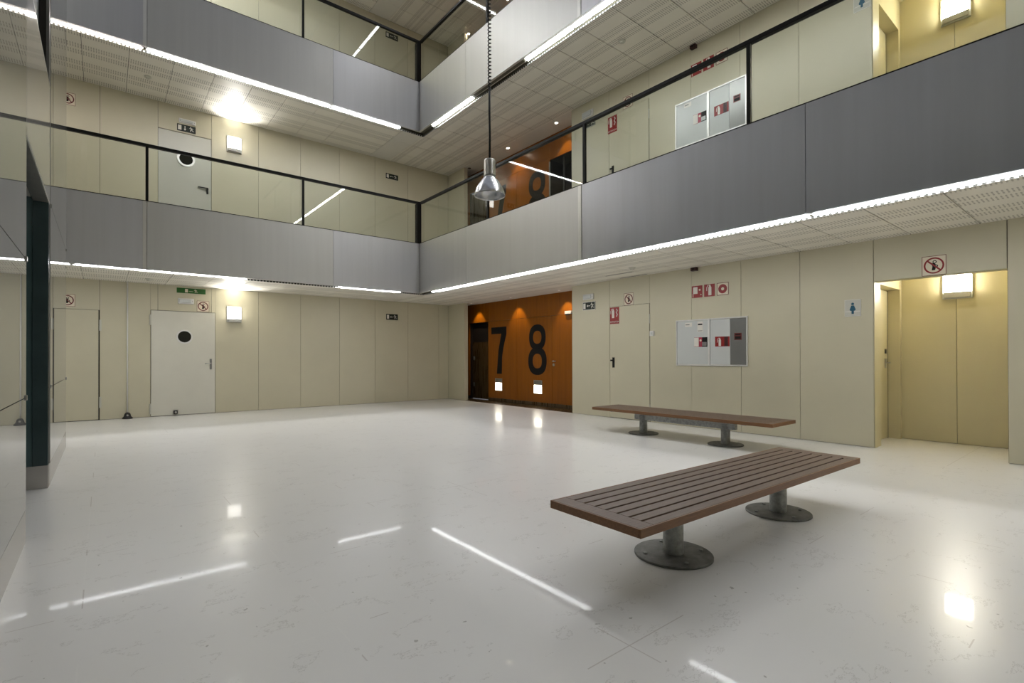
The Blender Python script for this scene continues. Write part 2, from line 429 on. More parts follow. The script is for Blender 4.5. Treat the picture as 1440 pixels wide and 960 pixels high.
        MB().box(XO+.05, XO+.09, 8.85, 8.90, z, z+2.2).build('door_edge', 'black_steel', dd)
        d2 = MB().box(XO+.10, XO+.14, 11.96, 12.92, z+.02, z+2.28, 'brown_dark').box(XO+.03, XO+.10, 12.90, 12.93, z, z+2.30, 'brown_dark')
        struct('door_9', d2, 'brown_dark', label='dark recessed door at the left end of the orange wall, first balcony', cat='door')
    # lever and lock on the third board
    if L == 0:
        hd = MB().disc(0, 0, .02, -.02, 0).stroke([(0, 0), (.11, 0)], .02, -.05, -.035).disc(0, 0, .01, -.05, 0)
        h = hd.build('door_handle', 'steel', ow, loc=(XO, 9.20, 1.16)); h.rotation_euler = (0, 0, RW)
        h = MB().disc(0, 0, .035, -.012, 0).build('lock_rosette', 'steel', ow, loc=(XO, 9.19, 1.07)); h.rotation_euler = (0, 0, RW)

# closure behind the camera and at the far left (never in view, keep the light in)
struct('wall_front', MB().box(XL-.2, 10.2, YF-.25, YF-.02, 0, TOP), 'beige_panel', label='wall behind the viewer')
struct('wall_far_left', MB().box(XL-.2, XL-.02, 9.5, YW+.2, 0, TOP), 'beige_panel', label='wall at the far left behind the glass box')
struct('wall_upper', MB().box(XL, XW+.2, YC, YC+.05, 3*FF+.2, TOP).box(XC, XC+.05, YF, YC, 3*FF+.2, TOP), 'beige_panel', label='plain wall above the top balcony')

# toilet niches on the right
for L in range(2):
    z = L*FF; nz = z+2.72
    mb = MB()
    mb.box(9.53, 9.56, 1.662, 2.50, z+.006, nz, 'niche_panel'); mb.box(9.53, 9.56, .90, 1.656, z+.006, nz, 'niche_panel')
    mb.box(9.561, 9.65, .8, 2.6, z, nz+.1, 'gap_dark')
    mb.box(XW+.12, 8.53, 2.302, 2.36, z, nz, 'niche_panel'); mb.box(9.45, 9.53, 2.302, 2.36, z, nz, 'niche_panel'); mb.box(8.53, 9.45, 2.302, 2.36, z+2.27, nz, 'niche_panel')
    mb.box(8.53, 8.60, 2.36, 2.50, z, z+2.27, 'niche_panel'); mb.box(9.452, 9.53, 2.36, 2.50, z, z+2.27, 'niche_panel'); mb.box(8.53, 9.45, 2.36, 2.50, z+2.27, z+2.30, 'niche_panel')
    mb.box(XW+.12, 9.56, .90, .977, z, nz, 'niche_panel'); mb.box(XW+.12, 9.56, .90, 2.50, nz, nz+.05, 'niche_panel')
    struct('wall_niche', mb, 'niche_panel', label='cream walls of the toilet niche on the %s' % LV[L])
    if L: struct('trim_niche_floor', MB().box(XO+.1, 9.65, .8, 2.7, z-.3, z), 'slab_paint', label='floor of the upper toilet niche', cat='floor')
    d = MB().box(8.602, 9.44, 2.46, 2.495, z+.008, z+2.262, 'niche_panel').box(9.44, 9.452, 2.458, 2.50, z, z+2.27, 'gap_dark')
    dd = struct('door_%d' % (5+L), d, 'niche_panel', label='cream toilet door inside the niche of the %s' % LV[L], cat='door')
    MB().box(9.30, 9.36, 2.45, 2.46, z+1.08, z+1.22).tube([(9.33, 2.45, z+1.16), (9.33, 2.40, z+1.16), (9.22, 2.40, z+1.16)], .009, 8).build('door_handle', 'steel', dd)
    MB().box(9.30, 9.36, 2.45, 2.46, z+1.30, z+1.37).build('lock_plate', 'black_steel', dd)
    # wall lamp in the niche
    th_ = thing('wall_lamp', 'square frosted wall lamp %s' % ('inside the ground floor toilet niche, under the prohibition sign' if L == 0 else 'inside the upper toilet niche, at the top picture edge'),
        'lamp', (9.53, 1.645, z+2.09), RW, 'square wall lamps')
    MB().box(-.165, .165, -.03, 0, -.01, .36).build('back_plate', 'housing', th_, bevel=.004)
    MB().box(-.145, .145, -.055, -.031, .09, .345).build('diffuser', 'lamp_niche', th_, bevel=.01)
    MB().box(-.13, .13, -.053, -.033, .3455, .3495).build('top_lens', 'lamp_top_niche', th_)
    MB().box(-.145, .145, -.052, -.031, .005, .088).build('lower_lens', 'lamp_low', th_, bevel=.006)

# ------------------------------------------------------------------ doors of the back wall
def dlever(parent, x, z, flip=1, mt='steel', y=YW-.04):
    MB().box(x-.022, x+.022, y-.008, y, z-.12, z+.12).build('handle_plate', 'gray_panel', parent, bevel=.004)
    MB().tube([(x, y-.008, z+.02), (x, y-.055, z+.02), (x+flip*.12, y-.055, z+.015)], .011, 8).build('door_handle', mt, parent, smooth=True)
def hinge(parent, x, z, y=YW-.012):
    MB().box(x-.018, x+.018, y-.012, y+.01, z-.11, z+.11).tube([(x, y-.014, z-.11), (x, y-.014, z+.11)], .009, 8).build('hinge', 'door_grey', parent)
d = MB().box(-.925, -.075, YW-.004, YW+.03, .012, 2.235, 'beige_panel').box(-.07, -.06, YW+.01, YW+.03, 0, 2.24, 'gap_dark')
dd = struct('door_1', d, 'beige_panel', label='narrow beige service door beside the mirrored glass box', cat='door')
for q in (1.93, .36): hinge(dd, -.045, q)
# door with porthole, ground floor: leaf proud of the wall, ring window
def ring_leaf(x0, x1, z0, z1, cx, cz, r, y0, y1, mt):
    """rectangular leaf with a round hole"""
    n = 32; mb = MB()
    circ = [(cx+r*math.cos(2*PI*i/n), cz+r*math.sin(2*PI*i/n)) for i in range(n)]
    sq = []
    for i in range(n):
        a = 2*PI*i/n; c, s_ = math.cos(a), math.sin(a); k = min((r*1.35)/max(abs(c), 1e-6), (r*1.35)/max(abs(s_), 1e-6)); sq.append((cx+c*k, cz+s_*k))
    vs = []
    for y in (y0, y1): vs += [(x, y, z) for x, z in circ]+[(x, y, z) for x, z in sq]
    fs = []
    for i in range(n):
        j = (i+1)%n; fs += [(i, j, n+j, n+i), (2*n+i, 3*n+i, 3*n+j, 2*n+j), (i, 2*n+i, 2*n+j, j)]
    mb.add(vs, fs, mt); R = r*1.35
    mb.box(x0, cx-R, y0, y1, z0, z1, mt); mb.box(cx+R, x1, y0, y1, z0, z1, mt)
    mb.box(cx-R, cx+R, y0, y1, z0, cz-R, mt); mb.box(cx-R, cx+R, y0, y1, cz+R, z1, mt); return mb
d = ring_leaf(.80, 1.995, .012, 2.285, 1.405, 1.73, .135, YW-.022, YW+.02, 'door_white')
dd = struct('door_2', d, 'door_white', label='white fire door with round porthole window on the ground floor', cat='door')
MB().ring(1.405, 1.73, .155, .125, YW-.034, YW-.022).build('porthole_ring', 'plastic_white', dd, smooth=False)
MB().disc(1.405, 1.73, .134, YW-.010, YW+.0).build('porthole_glass', 'porthole_dark', dd)
for q in (2.08, .17): hinge(dd, .785, q, YW-.02)
dlever(dd, 1.91, 1.12, -1, y=YW-.022)
MB().box(1.20, 1.275, YW-.07, YW-.024, .035, .115).disc(1.238, .075, .02, YW-.08, YW-.07, 'steel').build('door_stop', 'rubber', dd, bevel=.004)
z = FF
d = ring_leaf(.925, 1.92, z+.012, z+2.275, 1.435, z+1.715, .135, YW+.014, YW+.03, 'door_grey')
dd = struct('door_3', d, 'door_grey', label='grey fire door with round porthole window on the first balcony', cat='door')
MB().ring(1.435, z+1.715, .168, .128, YW-.006, YW+.014).build('porthole_ring', 'alu_edge', dd)
MB().disc(1.435, z+1.715, .134, YW+.018, YW+.028).build('porthole_glass', 'porthole_dark', dd)
MB().box(1.83, 1.865, YW-.006, YW+.014, z+1.02, z+1.15).tube([(1.85, YW+.01, z+1.14), (1.85, YW-.025, z+1.14), (1.66, YW-.025, z+1.14)], .013, 8).build('door_handle', 'black_steel', dd)
# right wall service doors
for L in range(2):
    z = L*FF
    d = MB().box(XW-.003, XW+.03, 5.975, 6.955, z+.012, z+2.296, 'beige_panel').box(XW+.005, XW+.03, 5.962, 5.972, z, z+2.3, 'gap_dark')
    dd = struct('door_%d' % (4 if L == 0 else 10), d, 'beige_panel', label='flush beige service door in the right wall of the %s' % LV[L], cat='door')
    MB().box(XW-.014, XW-.003, 6.835, 6.885, z+1.04, z+1.25).box(XW-.045, XW-.028, 6.83, 6.915, z+1.175, z+1.205).box(XW-.045, XW-.012, 6.85, 6.872, z+1.175, z+1.205).build('door_handle', 'black_steel', dd)
    for q in (2.0, .25): MB().tube([(XW-.008, 5.966, z+q-.09), (XW-.008, 5.966, z+q+.09)], .011, 8).build('hinge', 'door_grey', dd)

# ------------------------------------------------------------------ glass wall on the left
W = bpy.data.objects.new('wall_left', None); COL.objects.link(W); W['kind'] = 'structure'; W['label'] = 'mirror-like glass wall with a portal at the left edge'; W['category'] = 'glass wall'
G = XG
def pane(y0, y1, z0, z1, mt='pane', x=G, t_=.02): return MB().box(x-t_, x, y0+.003, y1-.003, z0+.003, z1-.003).build('glass_pane', mt, W)
for z0, z1 in ((.22, .985), (.985, 1.93), (1.93, 3.93)): pane(YF, 4.79, z0, z1)
pane(4.79, 6.75, 2.785, 3.93, 'pane_light')
for z0, z1 in ((.215, .97), (.97, 2.79), (2.79, 6.9), (6.9, TOP)): pane(6.83, 9.60, z0, z1)
MB().box(G-.03, G-.002, 6.70, 6.76, .22, 2.765).build('edge_seal', 'black_steel', W)
MB().box(G-.03, G-.006, 6.76, 6.86, 0, TOP).build('corner_post', 'gray_panel', W)
MB().box(G-.02, G, YF, 4.79, .0, .22).build('plinth', 'steel_plinth', W)
MB().box(G-.02, G, 6.80, 9.60, .0, .215).build('plinth', 'steel_plinth', W)
MB().box(G-1.2, G-.04, YF, 4.76, 0, 4.2).box(G-1.3, G-.04, 6.98, 9.58, 0, TOP).build('core', 'gap_dark', W)
MB().box(G-.12, G-.08, YF, 6.80, 3.93, 4.95).build('upper_fascia', 'black_fascia', W)
MB().box(G-.14, G-.10, YF, 6.80, 4.95, TOP).build('bounce_cladding', 'alu_warm', W)  # unseen pale cladding, added to bounce light onto the balcony fronts
MB().box(G-.12, G, YF, 6.80, 3.925, 3.94).build('cap_angle', 'soffit_grey', W)
MB().box(G-.115, G-.003, 4.79, 6.75, 2.765, 2.785).build('portal_soffit', 'soffit_grey', W)
MB().box(G-.02, G-.0, 4.79, 6.75, 2.785, 2.790).build('soffit_edge', 'alu_edge', W)
MB().box(G-1.4, G-.13, 4.76, 6.80, 2.80, 2.84).build('portal_ceiling', 'tile_plain', W)
MB().box(G-.115, G-.004, 6.65, 6.70, .22, 2.765).build('portal_jamb', 'teal_dark', W)
MB().box(G-1.3, G-.116, 6.66, 6.70, .22, 2.80).build('portal_side_glass', 'teal', W)
MB().box(G-1.3, G-.004, 6.645, 6.70, .0, .22).box(G-.03, G-.001, 6.70, 6.78, 0, .22).build('portal_plinth', 'steel_plinth', W)
MB().box(G-1.42, G-1.3, 4.7, 7.0, 0, 4.2).build('portal_back', 'teal_dark', W)
for (y, z) in ((4.765, .985), (4.765, 1.93), (9.58, .97), (9.58, 2.79), (6.90, .97), (6.90, 2.79)):
    MB().box(G-.005, G+.008, y-.02, y+.02, z-.018, z+.018).build('glass_clip', 'gray_panel', W, bevel=.003)
struct('wall_glass_return', MB().box(XL, G-.03, 9.55, 9.60, 0, TOP), 'pane', label='unseen return side of the glass box, added to block light')  # out of view, put in to stop light coming round the box

# ------------------------------------------------------------------ balcony fronts, balustrades, light slots
def parapet(L, side):
    z = L*FF; nm = ['first', 'second', 'top'][L]
    where = 'back' if side == 'back' else 'right-hand'
    r = thing('balcony_front', 'brushed aluminium front of the %s balcony on the %s side' % (nm, where), 'balcony front', (XC, YC, z+PB), 0)
    r['kind'] = 'structure'
    z0, z1 = 0, PT-PB
    mt = lambda i: ['alu', 'alu_warm'][i % 2]
    if side == 'back':
        js = [XL, -2.71, .605, 3.926, XC]
        for i, (a, b) in enumerate(zip(js, js[1:])):
            MB().box(a+.003-XC, b-.003-XC, 0, .05, z0, z1).build('cladding_panel', mt(i+1), r)
        MB().box(.545-XC, .601-XC, -.006, -.001, z0, z1).build('joint_cover', 'alu_edge', r)
        MB().box(XL-XC, 0, 0, .12, z1+.001, z1+.014).build('coping', 'black_steel', r)
        MB().box(XL-XC, .02, .055, .07, -.0, .32).build('slot_back', 'channel', r)
    else:
        js = [YC, 9.05, 5.68, 2.317, -1.04, YF]
        for i, (a, b) in enumerate(zip(js, js[1:])):
            MB().box(0, .05, b+.003-YC, a-.003-YC-(0 if i else -.05), z0, z1).build('cladding_panel', 'alu_warm' if i < 2 else ('alu_dark_reflection' if L == 0 else 'alu'), r)
        MB().box(-.006, -.001, 5.69-YC, 5.76-YC, z0, z1).build('joint_cover', 'alu_edge', r)
        MB().box(0, .12, YF-YC, 0.12, z1+.001, z1+.014).build('coping', 'black_steel', r)
    return r
def balustrade(L, side):
    z = L*FF; nm = ['first', 'second'][L-0]
    top = z+RT; zb = z+PT+.015
    r = thing('glass_balustrade', 'clear glass balustrade with black handrail along the %s edge of the %s balcony' % ('back' if side == 'back' else 'right-hand', nm), 'balustrade', (XC, YC, zb), 0, 'glass balustrades')
    h = top-zb
    if side == 'back':
        ps = [.005, 3.297-XC, .607-XC, -2.10-XC, -4.0-XC]
        MB().box(-10.2, .06, .02, .085, h-.052, h).build('handrail', 'black_steel', r, bevel=.004)
        for i, x in enumerate(ps):
            w = .058 if i == 0 else .022
            MB().box(x-w, x+w, .02, .02+w*1.9, 0, h-.053).build('post', 'black_steel', r)
        for a, b in zip(ps, ps[1:]):
            MB().box(b+.03, a-.03-(.035 if a > 0 else 0), .045, .057, .004, h-.055).build('glass_panel', 'rail_glass', r)
    else:
        ps = [0, 8.315-YC, 5.655-YC, 2.96-YC, .27-YC, -2.42-YC]
        MB().box(.02, .085, YF-YC, -.001+.02, h-.052, h).build('handrail', 'black_steel', r, bevel=.004)
        for i, y in enumerate(ps[1:]): MB().box(.02, .062, y-.024, y+.024, 0, h-.053).build('post', 'black_steel', r)
        for i, (a, b) in enumerate(zip(ps, ps[1:])):
            MB().box(.045, .057, b+.03, a-.03, .004, h-.055).build('glass_panel', 'rail_glass', r)
    return r
for L in range(3):
    for s in ('back', 'right'): parapet(L, s)
for L in range(2):
    for s in ('back', 'right'): balustrade(L, s)

def slot(L):
    """fixed tray and perforated trim round the slot the tubes sit in"""
    z = L*FF
    mb = MB()
    mb.box(XL, XC+.22, YC+.05, YC+.22, z+CZ+.04, z+CZ+.06, 'channel').box(XC+.05, XC+.24, YF, YC+.05, z+CZ+.04, z+CZ+.06, 'channel')
    mb.box(XL, XC+.24, YC+.186, YC+.206, z+CZ-.006, z+CZ+.04, 'channel').box(XC+.21, XC+.24, YF, YC+.2, z+CZ-.006, z+CZ+.04, 'channel')
    mb.box(XL, XC+.22, YC+.200, YC+.206, z+CZ-.030, z+CZ-.0065, 'perf_trim'); mb.box(XC+.225, XC+.231, YF, YC+.2, z+CZ-.030, z+CZ-.0065, 'perf_trim')
    struct('trim_light_slot', mb, 'channel', label='metal light slot round the edge of the ceiling over the %s' % LV[L], cat='trim')
for L in range(3): slot(L)

def light(L, side, a, b, desc, kind='tube'):
    z = L*FF+PB
    n = b-a
    r = thing('ceiling_strip_light', desc, 'strip light', ((a+b)/2, YC+.11, z) if side == 'back' else (XC+.115, (a+b)/2, z), 0 if side == 'back' else PI/2, 'strip lights round the balcony edges')
    MB().box(-n/2+.008, n/2-.008, -.05, .05, .018, .0602).build('housing', 'housing' if kind != 'off' else 'channel', r)
    o = MB()
    if kind == 'off':
        o.box(-n/2+.02, n/2-.02, -.04, .035, .012, .0178, 'channel').box(-n/2+.02, n/2-.02, -.03, -.02, .006, .012, 'alu_edge').build('louvre', 'channel', r)
        k = int(n/.08)
        return
    prof = [(-.036, .017), (-.036, -.002), (-.024, -.011), (.024, -.011), (.036, -.002), (.036, .017)]
    vs = [(x, y, q) for x in (-n/2+.03, n/2-.03) for y, q in prof]
    o.add(vs, [tuple(range(6)), tuple(range(11, 5, -1))]+[(i, i+6, (i+1) % 6+6, (i+1) % 6) for i in range(6)])
    o.build('diffuser', ['tube', 'tube_bare', 'tube_boosted' if side == 'back' and a < 0 else 'tube'][L] if kind == 'tube' else kind, r)
light(0, 'back', 4.05, 5.60, 'lit strip light on the back edge of the ground floor ceiling, nearest the corner')
light(0, 'back', 2.25, 4.05, 'unlit strip light in the gap of the back edge light line, ground floor ceiling', 'off')
light(0, 'back', -.40, 2.25, 'lit strip light on the back ground floor ceiling edge, above the white porthole door')
light(0, 'back', -3.6, -.42, 'lit strip light on the back edge of the ground floor ceiling behind the glass box')
light(0, 'right', 9.06, 10.68, 'short lit strip light on the right edge of the ground floor ceiling, nearest the corner')
light(0, 'right', 5.68, 9.06, 'long lit strip light on the right ground floor ceiling edge, before the orange wall')
light(0, 'right', 2.31, 5.68, 'long lit strip light on the right ground floor ceiling edge, before the hydrant cabinet')
light(0, 'right', -1.05, 2.31, 'lit strip light on the right ground floor ceiling edge, at the picture border')
light(0, 'right', -4.4, -1.05, 'lit strip light on the right edge of the ground floor ceiling behind the viewer')
light(1, 'back', 3.92, 5.60, 'lit strip light under the second balcony on the back side, nearest the corner')
light(1, 'back', .585, 3.91, 'long lit strip light under the second balcony on the back side, above the porthole door')
light(1, 'back', -3.2, .565, 'warm pinkish strip light under the second balcony at the left, beside the glass box', 'tube_warm')
light(1, 'right', 8.93, 10.65, 'short lit strip light under the right second balcony, left of the unlit gap')
light(1, 'right', 7.21, 8.92, 'unlit strip light under the second balcony on the right side, behind the pendant cable', 'off')
light(1, 'right', 5.98, 7.20, 'lit strip light under the right second balcony, right of the unlit gap')
light(1, 'right', 2.6, 5.97, 'long lit strip light under the second balcony running out of the top of the picture')
light(1, 'right', -.8, 2.59, 'lit strip light under the second balcony above the right border')
light(2, 'back', 2.0, 5.6, 'lit strip light under the top balcony on the back side')
light(2, 'back', -1.6, 1.98, 'strip light boosted to light the floor, under the top balcony beside the glass box')
light(2, 'right', 7.2, 10.6, 'lit strip light under the top balcony on the right side near the corner')
light(2, 'right', 3.6, 7.18, 'lit strip light under the top balcony on the right side above the pendant')
light(2, 'right', 0, 3.58, 'lit strip light under the top balcony on the right side over the benches')

# ------------------------------------------------------------------ wall lamps of the back wall
for L in range(3):
    r = thing('wall_lamp', 'square wall lamp glowing to the right of the %s' % ['white porthole door on the ground floor', 'grey porthole door on the first balcony', 'wall panels on the second balcony'][L], 'lamp', (2.385, YW, L*FF+2.10), 0, 'square wall lamps')
    MB().box(-.155, .155, -.034, 0, -.01, .365).build('back_plate', 'housing', r, bevel=.004)
    MB().box(-.135, .135, -.095, -.031, .07, .32).build('diffuser', 'lamp', r, bevel=.01)
    MB().box(-.09, .09, -.090, -.045, .3205, .3245).build('top_lens', 'lamp', r)
    ld = bpy.data.lights.new('lamp_bulb', 'SPOT'); ld.energy = 40; ld.spot_size = math.radians(125); ld.spot_blend = .9; ld.color = (1, .98, .93); ld.shadow_soft_size = .05
    lo = bpy.data.objects.new('bulb', ld); COL.objects.link(lo); lo.parent = r; lo.location = (0, -.10, .34); lo.rotation_euler = Vector((0, -.75, 1)).to_track_quat('-Z', 'Y').to_euler()
    MB().box(-.135, .135, -.090, -.031, .0, .068).build('lower_lens', 'lamp_low', r, bevel=.006)
# small recessed lights in the orange wall
for L in range(3):
    for k, yy in enumerate((11.45, 9.78)):
        r = thing('recessed_wall_light', 'small glowing recessed light low on the orange wall under the black %d, %s' % ((7, 8)[k], LV[L]), 'lamp', (XO, yy, L*FF+.325), RW, 'low recessed lights of the orange wall')
        fr = MB(); fr.box(-.15, .15, -.012, 0, -.01, 0).box(-.15, .15, -.012, 0, .33, .34).box(-.16, -.15, -.012, 0, -.01, .34).box(.15, .16, -.012, 0, -.01, .34)
        fr.build('frame', 'steel', r)
        MB().box(-.148, .148, -.01, -.001, .002, .215).build('diffuser', 'step', r)
        MB().box(-.148, .148, -.01, -.001, .218, .328).build('hood', 'gray_panel', r)
# downlights over the orange wall
for L in range(3):
    for k, yy in enumerate((8.70, 10.55, 12.40)):
        off = (L == 1 and k == 2)
        if off: yy = 12.38
        pos = ['right end', 'middle', 'left end'][k]
        r = thing('downlight', 'round %sceiling downlight before the %s of the orange wall, %s' % ('unlit ' if off else '', pos, LV[L]), 'downlight', (8.46 if L == 0 else 8.385, yy, L*FF+CZ), 0, 'downlights before the orange wall')
        MB().lathe([(.03, -.001), (.048, -.006), (.05, -.0005), (.03, -.0005)], n=24).build('trim_ring', 'plastic_white' if not off else 'black_steel', r)
        MB().lathe([(.0005, -.0015), (.032, -.0015), (.032, -.0005), (.0005, -.0005)], n=20).build('lens', ('down' if L else 'down_dim') if not off else 'door_black', r)
        if not off:
            ld = bpy.data.lights.new('downlight_bulb', 'SPOT'); ld.energy = 18; ld.spot_size = math.radians(74); ld.spot_blend = .6; ld.color = (1, .80, .55); ld.shadow_soft_size = .03
            lo = bpy.data.objects.new('bulb', ld); COL.objects.link(lo); lo.parent = r; lo.location = (0, 0, -.02); lo.rotation_euler = (0, -math.radians(8), 0)
            lo.rotation_euler = Vector((.30, 0, -1)).to_track_quat('-Z', 'Y').to_euler()

# ------------------------------------------------------------------ signs
def sign(name, label, cat, loc, rz, w, h, prints, plate='sign_white', border=None, t_=.004, group=None, bw=.006):
    """local frame: x right, z up, front at -y; origin at the centre of the foot edge"""
    r = thing(name, label, cat, loc, rz, group)
    MB().box(-w/2, w/2, -t_, -.0005, 0, h).build('plate', plate, r)
    if border:
        b = MB(); y = -t_-.0012; b.box(-w/2, w/2, y, -t_, 0, bw).box(-w/2, w/2, y, -t_, h-bw, h).box(-w/2, -w/2+bw, y, -t_, bw, h-bw).box(w/2-bw, w/2, y, -t_, bw, h-bw)
        b.build('border', border, r)
    for nm, mt, fn in prints:
        mb = MB(); fn(mb, -t_-.0022, -t_-.0003); mb.build(nm, mt, r)
    return r
def runner(mb, cx, cz, s, y0, y1, d=-1):
    P = lambda *q: [(cx+d*a*s, cz+b*s) for a, b in q]
    mb.disc(cx+d*.16*s, cz+.40*s, .085*s, y0, y1, n=12)
    mb.stroke(P((.10, .27), (-.05, -.02)), .14*s, y0, y1)
    mb.stroke(P((.12, .25), (.28, .12), (.36, .22)), .07*s, y0, y1); mb.stroke(P((.05, .25), (-.18, .22), (-.26, .05)), .07*s, y0, y1)
    mb.stroke(P((-.05, -.05), (.17, -.15), (.16, -.42)), .09*s, y0, y1); mb.stroke(P((-.06, -.05), (-.18, -.26), (-.40, -.32)), .09*s, y0, y1)
def arrow(mb, x0, x1, cz, w, y0, y1):
    dd = 1 if x1 > x0 else -1; mb.stroke([(x0, cz), (x1-dd*w, cz)], w*.35, y0, y1); mb.prism([(x1, cz), (x1-dd*w, cz+w*.7), (x1-dd*w, cz-w*.7)], y0, y1)
def no_entry(mk_label, loc, rz, s=.24):
    def ring(mb, a, b): mb.ring(0, s/2+.003, s*.42, s*.345, a, b); mb.stroke([(-s*.26, s*.77), (s*.26, s*.26)], s*.075, a, b)
    def man(mb, a, b):
        mb.ring(s*.03, s*.70, s*.085, s*.05, a+.0006, b, n=16); mb.prism([(-s*.10, s*.66), (s*.05, s*.62), (s*.09, s*.44), (s*.05, s*.27), (-s*.09, s*.27), (-s*.06, s*.46)], a+.0006, b)
        mb.stroke([(s*.05, s*.56), (s*.15, s*.50), (s*.13, s*.40)], s*.04, a+.0006, b)
    return sign('prohibition_sign', mk_label, 'sign', loc, rz, s, s*1.02, [('red_ring', 'red' if rz == RW and loc[1] < 3 else 'maroon', ring), ('figure', 'sign_black', man)], 'sign_cream', 'maroon', group='square prohibition signs')
def exit_sign(lab, loc, rz, w=.34, h=.17, arrow_down=False, small=False):
    def door(mb, a, b):
        mb.box(-w*.45, -w*.27, a, b, h*.16, h*.84)
    def arr(mb, a, b):
        if arrow_down: mb.stroke([(-w*.08, h*.8), (-w*.08, h*.35)], h*.09, a, b); mb.prism([(-w*.08, h*.16), (-w*.15, h*.40), (-w*.01, h*.40)], a, b)
        else: arrow(mb, w*.10, -w*.18, h*.5, h*.22, a, b)
        runner(mb, w*.27, h*.5, h*.72, a, b)
    return sign('exit_sign', lab, 'exit sign', loc, rz, w, h, [('door_symbol', 'sign_white', door), ('running_figure', 'sign_white', arr)], 'sign_dkgreen', 'alu_edge' if small else 'sign_black', t_=.012, group='emergency exit signs', bw=.007)
def em_light(lab, loc, rz, w=.30, h=.125):
    r = thing('emergency_light', lab, 'emergency light', loc, rz, 'white emergency light units')
    MB().box(-w/2, w/2, -.035, -.0005, 0, h).build('housing', 'plastic_white', r, bevel=.012)
    MB().box(-w/2+.02, w/2-.05, -.052, -.0355, .022, h-.022).build('diffuser', 'cab_white', r, bevel=.008)
    MB().disc(w/2-.027, h/2, .006, -.038, -.0355, n=10).build('indicator', 'maroon', r)
    return r
# back wall
no_entry('prohibition sign above the narrow service door, cut by the glass box edge, ground floor', (-.555, YW, 2.285), 0)
no_entry('prohibition sign at the left end of the first balcony wall, cut by glass box', (-.555, YW, FF+2.31), 0)
no_entry('square prohibition sign above the right corner of the white porthole door', (1.76, YW, 2.303), 0)
def gdoor(mb, a, b): mb.box(-.12, -.065, a, b, .018, .095)
def gfig(mb, a, b): mb.stroke([(-.045, .045), (.03, .045)], .006, a, b); runner(mb, .085, .055, .085, a, b)
sign('exit_banner', 'wide green emergency exit sign under the ceiling above the white porthole door', 'exit sign', (1.535, YW, 2.70), 0, .55, .113, [('door_symbol', 'sign_cream', gdoor), ('running_figure', 'sign_cream', gfig)], 'sign_green', group='emergency exit signs')
em_light('white emergency light unit above the white porthole door, under the green banner', (1.43, YW, 2.458), 0)
em_light('white emergency light unit above the exit sign of the grey porthole door, first balcony', (1.455, YW, FF+2.49), 0, .32, .10)
exit_sign('black exit sign with downward arrow above the grey porthole door on the first balcony', (1.44, YW, FF+2.315), 0, .35, .15, True)
exit_sign('exit sign with running figure near the right end of the back wall, ground floor', (6.375, YW, 2.33), 0, .35, .16)
exit_sign('exit sign with running figure near the right end of the back wall, first balcony', (6.38, YW, FF+2.345), 0, .37, .14)
exit_sign('exit sign with running figure on the back wall of the second balcony', (6.38, YW, 2*FF+2.36), 0, .37, .15)
# right wall
exit_sign('exit sign on the right wall beside the orange recess, ground floor', (XW, 7.535, 2.285), RW, .36, .175, small=True)
em_light('white emergency light unit above the exit sign beside the orange recess, ground floor', (XW, 7.545, 2.505), RW, .30, .125)
exit_sign('exit sign on the right wall behind the handrail of the first balcony', (XW, 7.51, FF+2.285), RW, .34, .17, small=True)
em_light('white emergency light unit above the exit sign on the right wall of the first balcony', (XW, 7.55, FF+2.50), RW, .32, .15)
no_entry('square prohibition sign above the flush service door in the right wall, ground floor', (XW, 6.466, 2.30), RW)
no_entry('square prohibition sign above the flush service door, crossed by the handrail, first balcony', (XW, 6.474, FF+2.31), RW)
no_entry('square prohibition sign on the lintel above the toilet niche', (XW, 1.65, 2.285), RW, .245)
def text_mesh(body, size, name, mt, parent, loc):
    cu = bpy.data.curves.new(name, 'FONT'); cu.body = body; cu.size = size; cu.align_x = 'CENTER'; cu.extrude = .0004
    o = bpy.data.objects.new(name, cu); COL.objects.link(o)
    dg = bpy.context.evaluated_depsgraph_get(); me = bpy.data.meshes.new_from_object(o.evaluated_get(dg)); bpy.data.objects.remove(o)
    me.materials.clear(); me.materials.append(M[mt]); o = bpy.data.objects.new(name, me); COL.objects.link(o)
    o.parent = parent; o.location = loc; o.rotation_euler = (PI/2, 0, 0); return o
def bottle(mb, cx, z0, s, a, b):
    mb.prism([(cx-.13*s, z0), (cx+.13*s, z0), (cx+.13*s, z0+.62*s), (cx+.06*s, z0+.74*s), (cx+.05*s, z0+.84*s), (cx-.05*s, z0+.84*s), (cx-.06*s, z0+.74*s), (cx-.13*s, z0+.62*s)], a, b)
    mb.stroke([(cx-.02*s, z0+.82*s), (cx-.18*s, z0+.80*s), (cx-.27*s, z0+.62*s), (cx-.27*s, z0+.38*s)], .045*s, a, b)
for L in range(2):
    def b1(mb, a, b): bottle(mb, -.035, .12, .23, a, b)
    def b2(mb, a, b): mb.stroke([(.055, .30), (.075, .27), (.05, .23), (.075, .19), (.055, .15)], .022, a, b)
    def b3(mb, a, b): mb.box(-.105, .105, a, b, .018, .028); mb.box(-.105, .105, a, b, .075, .082)
    y = (6.83, 6.87)[L]; zz = (1.945, FF+1.945)[L]
    r = sign('extinguisher_sign', 'red fire extinguisher sign on the top left corner of the flush service door, %s' % LV[L], 'sign', (XW-.003, y, zz), RW, .24, .34, [('bottle_symbol', 'sign_white', b1), ('flame_symbol', 'sign_white', b2)], 'red', None, group='red extinguisher signs')
    text_mesh('EXTINTOR', .047, 'lettering', 'sign_white', r, (0, -.005, .025))
